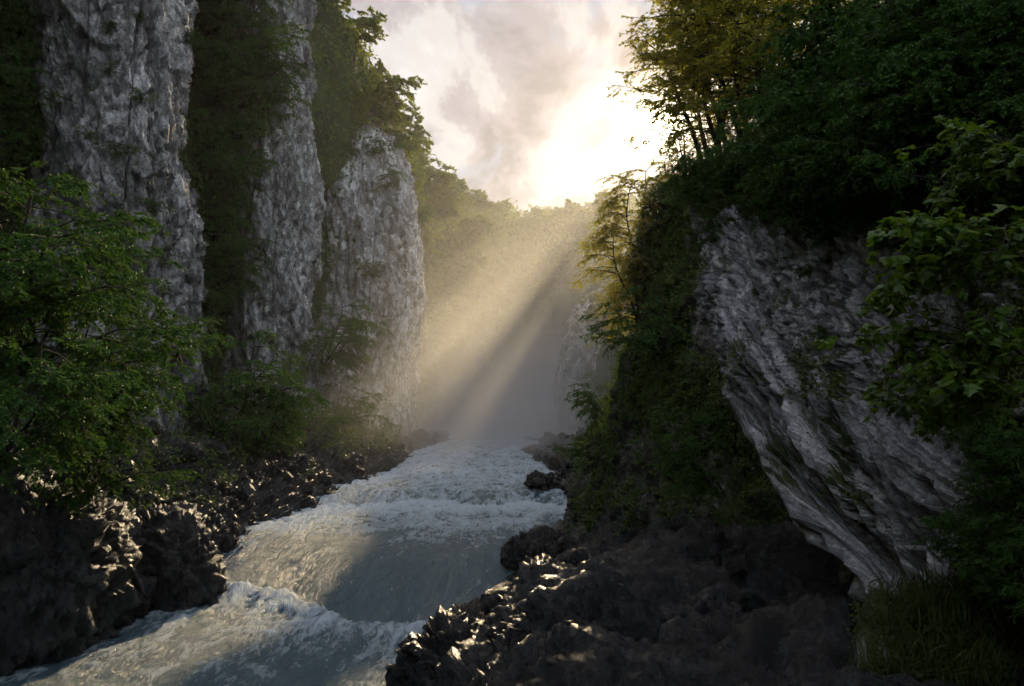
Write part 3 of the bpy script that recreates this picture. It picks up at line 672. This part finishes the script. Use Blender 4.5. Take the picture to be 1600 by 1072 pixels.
def plant(name, label, cat, proto, loc, s=1.0, rz=0.0, tilt=(0, 0), group=None, wood='trunk', leaf='crown'):
    e = bpy.data.objects.new(name, None); COL.objects.link(e); e.empty_display_size = 0.2
    e.rotation_mode = 'ZYX'; e.location = loc; e.rotation_euler = (tilt[0], tilt[1], rz); e.scale = (s, s, s) if isinstance(s, (int, float)) else s
    e['label'] = label; e['category'] = cat
    if group: e['group'] = group
    link(wood, proto[0], e); link(leaf, proto[1], e)
    return e
rng = np.random.RandomState(99)

# forest on the far slopes
def wood_on(keep, count, i0, i1, j0, j1, label, group, ymin, ymax, smin, smax, xmax=0.13):
    Q, n, ms = SURF[keep]; sh = Q.shape; pts = []; tries = 0
    while len(pts) < count and tries < 60000:
        tries += 1
        i = rng.randint(int(sh[0] * i0), int(sh[0] * i1)); j = rng.randint(int(sh[1] * j0), int(sh[1] * j1)); p = Q[i, j]
        if not (ymin < p[1] < ymax) or p[0] / p[1] > xmax: continue
        md = 1.25 + p[1] / 75
        if any((p[0] - q[0]) ** 2 + (p[1] - q[1]) ** 2 + (p[2] - q[2]) ** 2 < md * md for q in pts): continue
        pts.append(p); nn = n[i, j]
        s = rng.uniform(smin, smax) * (0.8 + p[1] / 300)
        ln = 0.5
        plant('tree', label, 'tree', FARS[rng.randint(3)] if p[1] > 85 else FORESTS[rng.randint(4)], p - np.array([0, 0, .3]), s, rng.uniform(0, 6.28), (-nn[1] * ln, nn[0] * ln), group)
wood_on('left', 215, .06, .74, 0, 1, 'bushy green tree in the hazy wood climbing the far left slope', 'trees on the far left slope', 58, 235, .6, 1.0)
wood_on('left', 70, .06, .74, 0, 1, 'dark leafy tree in the shaded gully behind the left cliffs', 'trees in the left gullies', 20, 42, .35, .6)
wood_on('rightfar', 45, .1, .95, 0, 1, 'hazy tree on the right slope behind the rim trees', 'trees on the far right slope', 44, 175, .5, .85, .3)
# row of taller trees added on the right rim to cut the low sun into shafts
for k, (yy, ss) in enumerate([(44, .9), (50, 1.15), (55.5, .8), (62, 1.3), (69, 1.0), (75, 1.35), (84, 1.1), (92, 1.5), (101, 1.3), (110, 1.1), (118, 1.5), (126, 1.0), (133, 1.5), (141, 1.2), (150, 1.6), (160, 1.2)]):
    Qr = SURF['rightfar'][0]; row = Qr[int(Qr.shape[0] * .74)]; j = np.argmin(np.abs(row[:, 1] - yy))
    plant('tree', 'hazy tree added on the far right rim behind the lacy tree to break up the sunlight', 'tree', FORESTS[k % 4], row[j] - np.array([0, 0, .4]), ss, k * 1.7, (0, -.15), 'added trees on the far right rim')

Ql = SURF['left'][0].reshape(-1, 3)  # crest trees added, gaps between them split the sunlight into shafts
for k, (xx, ss) in enumerate([(5, 1.2), (8.5, 1.7), (10.5, 1.3), (15, 1.8), (17, 1.5), (19, 1.7), (24.5, 1.9), (26.5, 1.6), (33, 1.9)]):
    c = Ql[(np.abs(Ql[:, 0] - xx) < 1.2) & (Ql[:, 1] > 150) & (Ql[:, 1] < 200)]; c = c[np.argmax(c[:, 2])]
    plant('tree', 'gold-lit tree added on the crest at the head of the valley to split the sunlight', 'tree', FORESTS[k % 4], c - np.array([0, 0, .4]), ss, k * 2.3, (0, 0), 'added trees on the valley head crest')

def shrub(label, px, py, d, s, rz, k, group=None, tilt=(0, 0)):
    return plant('shrub', label, 'shrub', SHRUBS[k], at(px, py, d), s, math.radians(rz), tilt, group, 'stem', 'foliage')
# near shrubs on the left, each told apart
shrub('large bright green shrub with drooping sprays, lowest on the near left slope', 80, 700, 18, .95, -25, 0)
shrub('leafy shrub spreading right over the dark hollow below the first cliff', 100, 610, 20, .95, -30, 1)
shrub('dense shrub in the middle of the left thicket, before the first cliff', 50, 570, 18, 1.1, -25, 2)
shrub('tall shrub climbing the foot of the first cliff', 120, 500, 23, 1.1, -60, 0)
shrub('dark shrub at the left picture edge, upper half of the thicket', -15, 490, 17, 1.2, -30, 1)
shrub('shrub at the left picture edge just below the dark cleft', 0, 400, 20, 1.15, -30, 2)
shrub('dark shrub at the left picture edge above the rock outcrop', -20, 720, 14.5, 0.95, -35, 0)
shrub('small yellow-green shrub hanging low over the left rubble bank', 140, 770, 19, 0.75, -30, 2)
shrub('low shrub behind the left edge shrubs, deep in shade', 60, 650, 20, 1.1, -15, 1)
shrub('shrub beside the narrow crack between first and second cliffs', 275, 560, 28, 0.9, -60, 2)
shrub('tall leafy shrub at the foot of the second cliff', 375, 630, 37, 1.4, -55, 1)
shrub('shrub leaning towards the river below the second cliff', 395, 690, 37, 1.2, -50, 0)
shrub('dark shrub low in the hollow between first and second cliffs', 330, 680, 35, 1.1, -60, 2)
shrub('upright shrub in the corner between second and third cliffs', 495, 575, 49, 1.6, -50, 0)
shrub('misty shrub at the foot of the third cliff', 515, 665, 49, 1.3, -50, 1)
shrub('misty shrub beside the rubble, left of the pale third cliff', 450, 675, 44, 1.2, -50, 2)

def on_cliff(keep, lst, name, label, group, smin, smax, protos):
    """small plants rooted on a rock face"""
    Q, n, ms = SURF[keep]; sh = Q.shape; pj = Q.reshape(-1, 3); nn = n.reshape(-1, 3)
    X = 800 + pj[:, 0] / pj[:, 1] * F; Y = 600 - (pj[:, 2] - 6) / pj[:, 1] * F
    front = (nn * (pj - (0, 0, 6))).sum(1) < 0
    for (x, y) in lst:
        k = np.argmin((X - x) ** 2 + (Y - y) ** 2 + np.where(front, 0, 1e6)); p = pj[k]; v = nn[k]
        plant(name, label, 'shrub', protos[rng.randint(len(protos))], p - v * 0.15, rng.uniform(smin, smax), math.atan2(v[1], v[0]) + rng.uniform(-.4, .4), (0, 0), group, 'stem', 'foliage')
on_cliff('cliff2', [(x + rng.uniform(-9, 9), y + rng.uniform(-9, 9)) for x, y in [(320, 20), (350, 30), (385, 15), (315, 70), (350, 80), (390, 75), (330, 120), (370, 125), (410, 120), (330, 165), (365, 170), (405, 165), (320, 215), (360, 225), (330, 270), (365, 280), (325, 320), (350, 370), (320, 420)]],
    'shrub', 'leafy shrub hanging on the upper left side of the second cliff', 'shrubs hanging on the second cliff', .75, 1.15, SHRUBS)
on_cliff('cliff1', [(150, 40), (160, 110), (205, 150), (130, 210), (185, 240), (110, 290), (230, 330), (160, 380), (260, 400), (285, 60), (200, 20), (240, 460)], 'shrub', 'small mossy shrub clinging to the first cliff', 'small shrubs on the first cliff', .16, .32, SHRUBS)
on_cliff('cliff3', [(590, 235), (600, 290), (620, 220), (650, 340), (585, 430), (540, 240), (505, 420)], 'shrub', 'small shrub rooted in the pale third cliff', 'small shrubs on the third cliff', .35, .7, SHRUBS)

on_cliff('left', [(rng.uniform(300, 365), y) for y in np.linspace(0, 470, 26)], 'shrub', 'leafy shrub in the dark gully between first and second cliffs', 'shrubs in the gully between the first cliffs', .7, 1.05, SHRUBS)
on_cliff('left', [(rng.uniform(-50, 15), y) for y in np.linspace(0, 260, 9)], 'shrub', 'shrub in the black cleft left of the first cliff', 'shrubs in the black cleft', .45, .65, SHRUBS)
# rim trees on the right, backlit by the sun
def rim(label, px, py, d, s, rz, k, tilt=(0, 0)):
    return plant('tree', label, 'tree', RIMS[k], at(px, py, d), s, math.radians(rz), tilt)
rim('backlit tree leaning out left over the gorge directly above the sun', 1104, 240, 26.5, 1.15, 0, 1)
rim('slender backlit tree right of the sun, trunk on the rim', 1124, 228, 25.6, 1.2, 30, 0)
rim('thin-stemmed rim tree, third up the slope from the sun', 1135, 220, 25, 1.3, -20, 2)
rim('backlit rim tree with two stems in the middle of the row', 1165, 198, 24, 1.3, 15, 1)
rim('rim tree with orange light through its crown, fifth up the slope', 1195, 180, 22.5, 1.25, 50, 0)
rim('dark-stemmed rim tree, sixth up the slope from the sun', 1222, 160, 21.5, 1.2, -15, 2)
rim('green tree near the top edge, right end of the rim row', 1262, 125, 20, 1.1, 10, 0)
rim('tree at the top edge above the dark right slope', 1330, 50, 17.5, 1.0, 20, 2)
rim('small backlit tree on the rim just right of the sun', 1075, 262, 27.6, .5, 60, 2)
rim('small tree filling the gap under the leaning rim tree', 1108, 240, 26.2, .55, 120, 0)
rim('low leafy tree between the thin rim trunks', 1150, 212, 24.6, .6, 200, 2)
rim('low leafy tree on the rim under the dark-stemmed one', 1210, 172, 22.2, .6, 80, 0)
rim('tall lacy tree with drooping branches standing on the wall below the sun', 1008, 480, 27.6, .92, 0, 3)
rim('smaller lacy tree overhanging the gorge beside the tall one', 1000, 530, 27.2, .85, -20, 3)
rim('slim tree between the lacy tree and the dark rock wall', 1036, 350, 28.5, .5, 30, 0)
rim('short tree right below the sun on the rim corner', 1062, 285, 28.3, .38, -10, 1)

plant('tree', 'hazy leafy tree added on the right bank as a sun block, half hidden behind the mossy wall', 'tree', RIMS[3], (6.0, 38, 2.2), 1.1, 0.6)  # added tree that keeps direct sun off the shore boulders

def bush(label, px, py, d, s, rz, k=0, group=None):
    return plant('bush', label, 'bush', SHRUBS[k], at(px, py, d), s, math.radians(rz), (0, 0), group, 'stem', 'foliage')
bush('small bush sticking out left from the mossy wall, above the other', 950, 650, 28.4, .5, 180, 0)
bush('small bush low on the mossy wall edge above the shore', 915, 715, 28.6, .35, 180, 1)
bush('bright green bush against the dark wall beside the overhang', 1150, 705, 17.0, .55, 190, 2)
bush('fresh green bush low on the wall left of the cave', 1130, 770, 17.0, .5, 170, 0)
bush('bush on the mossy wall just left of the overhang edge', 1060, 540, 23.5, .75, 190, 1)
# shrubs on the upper right slope
lst = []
for k in range(78):
    t = rng.rand(); px = 1110 + 560 * t; top = 215 - 225 * t + (75 if t < .3 else 20); py = top + rng.rand() * (312 - top)
    lst.append((px, py))
def on_slope(lst, keep, label, group, smin, smax):
    Q, n, ms = SURF[keep]; pj = Q.reshape(-1, 3); nn = n.reshape(-1, 3); ok = pj[:, 1] > 2
    X = np.where(ok, 800 + pj[:, 0] / np.maximum(pj[:, 1], .1) * F, -9999); Y = 600 - (pj[:, 2] - 6) / np.maximum(pj[:, 1], .1) * F
    dist = np.linalg.norm(pj - (0, 0, 6), axis=1)
    for x, y in lst:
        near = (X - x) ** 2 + (Y - y) ** 2; k = np.argmin(near + dist * 4); p = pj[k]
        s = rng.uniform(smin, smax) * dist[k] / 16 * (0.45 if x < 1290 else 0.8 if x < 1400 else 1.0)
        plant('bush', label, 'bush', SHRUBS[rng.randint(3)], p - np.array([0, 0, .1]), s, math.radians(rng.uniform(150, 260)), (0, 0), group, 'stem', 'foliage')
on_slope(lst, 'over', 'dark green bush on the shaded upper right slope', 'bushes on the upper right slope', .45, .85)
on_slope([(rng.uniform(1530, 1660), rng.uniform(660, 930)) for _ in range(14)], 'over', 'dark little bush on the near right wall below the maple', 'small bushes on the near right wall', .3, .45)
on_slope([(rng.uniform(1100, 1500), 300 + abs(rng.normal()) * 45) for _ in range(22)], 'over', 'small green bush drooping over the lip of the rock overhang', 'bushes on the overhang lip', .22, .42)
on_slope([(1245, 395), (1190, 450), (1300, 400), (1385, 470), (1365, 560), (1330, 690), (1420, 640), (1290, 520)], 'over', 'little tuft of leaves growing on the bare overhang face', 'leaf tufts on the overhang face', .10, .17)
# near maple sprays on the right
def maple(label, px, py, d, s, rz, k):
    return plant('maple_bush', label, 'bush', MAPLES[k], at(px, py, d), s, math.radians(rz), (0, 0), None, 'stem', 'foliage')
maple('bright large-leaved maple bush before the dark right wall', 1600, 555, 6.4, 1.0, 10, 0)
maple('large-leaved maple spray at the right edge, upper of the three', 1620, 420, 6.2, 1.0, 0, 1)
maple('large-leaved spray at the right edge under the dark slope', 1640, 250, 6.8, .8, 20, 0)
maple('shaded maple spray low at the right edge', 1640, 640, 6.2, .8, -15, 1)

# grass tufts
Qo, no, mo = SURF['over']
def tufts(lst, keep, label, group, smin, smax):
    Q, n, ms = SURF[keep]; pj = Q.reshape(-1, 3); ok = pj[:, 1] > 2
    X = np.where(ok, 800 + pj[:, 0] / np.maximum(pj[:, 1], .1) * F, -9999); Y = 600 - (pj[:, 2] - 6) / np.maximum(pj[:, 1], .1) * F
    dist = np.linalg.norm(pj - (0, 0, 6), axis=1)
    for x, y in lst:
        k = np.argmin((X - x) ** 2 + (Y - y) ** 2 + dist * 4)
        o = link('grass_tuft', TUFTS[rng.randint(2)], label=label, category='grass', group=group)
        o.location = pj[k]; s = rng.uniform(smin, smax); o.scale = (s, s, s); o.rotation_euler = (rng.uniform(-.3, .3), -0.5 + rng.uniform(-.3, .3), rng.uniform(0, 6.28))
tufts([(rng.uniform(1365, 1560), rng.uniform(925, 1060)) for _ in range(60)], 'over', 'green grass tuft on the rock pedestal at lower right', 'grass tufts at lower right', .7, 1.4)
tufts([(rng.uniform(1110, 1420), rng.uniform(285, 345)) for _ in range(70)], 'over', 'grass tuft hanging over the lip of the overhang', 'grass tufts on the overhang lip', .9, 1.7)

# leafy ground cover: nobody could count it
def cover(name, label, keep, count, size, mask, mat, lift=0.12, droop=0.5, dens=None):
    Q, n, ms = SURF[keep]; sh = Q.shape; r = np.random.RandomState(count)
    i = r.randint(0, sh[0] - 1, count * 3); j = r.randint(0, sh[1] - 1, count * 3)
    p = Q[i, j] * 1.0; v = n[i, j]; ok = mask(p, ms[i, j], r.rand(len(p)))
    p = p[ok][:count]; v = v[ok][:count]; c = len(p)
    fu = r.rand(c, 1) - .5; fv = r.rand(c, 1) - .5
    ii = i[ok][:count]; jj = j[ok][:count]
    p = p + fu * (Q[ii + 1, jj] - Q[ii, jj]) + fv * (Q[ii, jj + 1] - Q[ii, jj])
    sz = size(p) * r.uniform(.6, 1.3, c)
    b = p + v * (np.abs(r.normal(size=(c, 1))) * lift * (sz[:, None] / .1))
    d = r.normal(size=(c, 3)) * .6 + v * .5; d[:, 2] -= droop; d /= np.linalg.norm(d, axis=1)[:, None]
    nn = v + r.normal(size=(c, 3)) * .5 + (0, 0, .5); nn -= d * (nn * d).sum(1)[:, None]; nn /= np.linalg.norm(nn, axis=1)[:, None] + 1e-6
    link(name, leaf_mesh(b, d, nn, sz, mat, .3), kind='stuff', label=label)
def nz(p, s, o=0): return fbm(p * s + o, 3)
cover('undergrowth', 'low leafy undergrowth covering the wooded left slope', 'left', 90000, lambda p: np.clip(p[:, 1] * 0.0062, .1, .95), lambda p, m, r: (p[:, 1] > 10) & (p[:, 0] > -30), LEAF_DIST)
cover('undergrowth', 'low undergrowth on the hazy right slope', 'rightfar', 25000, lambda p: p[:, 1] * 0.004, lambda p, m, r: p[:, 0] < 40, LEAF_FAR)
cover('ivy', 'moss and ivy covering the dark right wall', 'wall', 90000, lambda p: 0.004 * p[:, 1], lambda p, m, r: (m > .25) & (p[:, 2] > 1.2) & (p[:, 1] < 32), LEAF_IVY, .10)
cover('ivy', 'leafy ground cover on the upper right slope and cliff edge', 'over', 120000, lambda p: np.clip(0.0045 * p[:, 1], .03, .12), lambda p, m, r: (m > .42) & (p[:, 1] > 1), LEAF_IVY, .10)
cover('ivy', 'ivy and moss on the first cliff', 'cliff1', 9000, lambda p: 0.09 + 0 * p[:, 0], lambda p, m, r: m > .36, LEAF_IVY, .08)
cover('ivy', 'ivy and moss on the second cliff', 'cliff2', 12000, lambda p: 0.15 + 0 * p[:, 0], lambda p, m, r: (m > .34), LEAF_IVY, .08)
cover('ivy', 'ivy on the pale third cliff', 'cliff3', 5000, lambda p: 0.17 + 0 * p[:, 0], lambda p, m, r: m > .34, LEAF_IVY, .08)
cover('undergrowth', 'weeds along the top of the left rubble bank', 'lbank', 26000, lambda p: np.clip(0.0042 * p[:, 1], .05, .3), lambda p, m, r: (p[:, 2] + nz(p, .5) * 1.2 > 2.5) & (p[:, 1] > 8) & (p[:, 1] < 60), LEAF_IVY, .15)

# ------------------------------------------------------------------ haze and river mist
def box(name, lo, hi, mat, **props):
    v = [(x, y, z) for x in (lo[0], hi[0]) for y in (lo[1], hi[1]) for z in (lo[2], hi[2])]
    f = [(0, 1, 3, 2), (4, 6, 7, 5), (0, 4, 5, 1), (2, 3, 7, 6), (0, 2, 6, 4), (1, 5, 7, 3)]
    return link(name, make_mesh(name, v, f, mat, smooth=False), **props)
def haze():
    m, N, L = mat_new('haze'); out = N.new('ShaderNodeOutputMaterial'); v = N.new('ShaderNodeVolumePrincipled')
    v.inputs['Color'].default_value = (0.95, 0.96, 1.0, 1); v.inputs['Density'].default_value = 0.00018; v.inputs['Anisotropy'].default_value = 0.8
    L.new(v.outputs[0], out.inputs['Volume'])
    box('haze', (-4100, -4100, -3.6), (4100, 4100, 64), m, kind='stuff', label='thin evening haze filling the gorge')
haze()
def mist():
    m, N, L = mat_new('mist'); out = N.new('ShaderNodeOutputMaterial'); v = N.new('ShaderNodeVolumePrincipled')
    v.inputs['Color'].default_value = (0.96, 0.95, 0.96, 1); v.inputs['Anisotropy'].default_value = 0.6
    g = N.new('ShaderNodeNewGeometry'); sp = N.new('ShaderNodeSeparateXYZ'); L.new(g.outputs['Position'], sp.inputs[0])
    def mr(s, a, b, c, d):
        n = N.new('ShaderNodeMapRange'); n.interpolation_type = 'SMOOTHERSTEP'; L.new(s, n.inputs[0])
        for i, k in enumerate((a, b, c, d)): n.inputs[i + 1].default_value = k
        return n.outputs[0]
    nn = tex(N, L, 'Noise', g.outputs['Position'], Scale=0.12, Detail=3.0, Roughness=0.5)
    zz = mathn(N, L, 'ADD', sp.outputs[2], mathn(N, L, 'MULTIPLY', mathn(N, L, 'SUBTRACT', nn.outputs['Fac'], .5), 9.0))
    zz = mathn(N, L, 'MAXIMUM', zz, 0.0)
    d = mathn(N, L, 'ADD', mathn(N, L, 'POWER', 2.718, mathn(N, L, 'MULTIPLY', zz, -0.255)), 0.0012)
    d = mathn(N, L, 'MULTIPLY', d, mr(sp.outputs[1], 34, 78, 0, 1))
    d = mathn(N, L, 'MULTIPLY', d, mr(sp.outputs[1], 120, 150, 1, 0))
    d = mathn(N, L, 'MULTIPLY', d, mr(sp.outputs[2], 22, 40, 1, 0))
    L.new(mathn(N, L, 'MULTIPLY', d, 0.26), v.inputs['Density'])
    L.new(v.outputs[0], out.inputs['Volume'])
    box('mist', (-20, 33, -2.4), (40, 152, 40.5), m, kind='stuff', label='pale mist rising from the river at the end of the gorge')
mist()
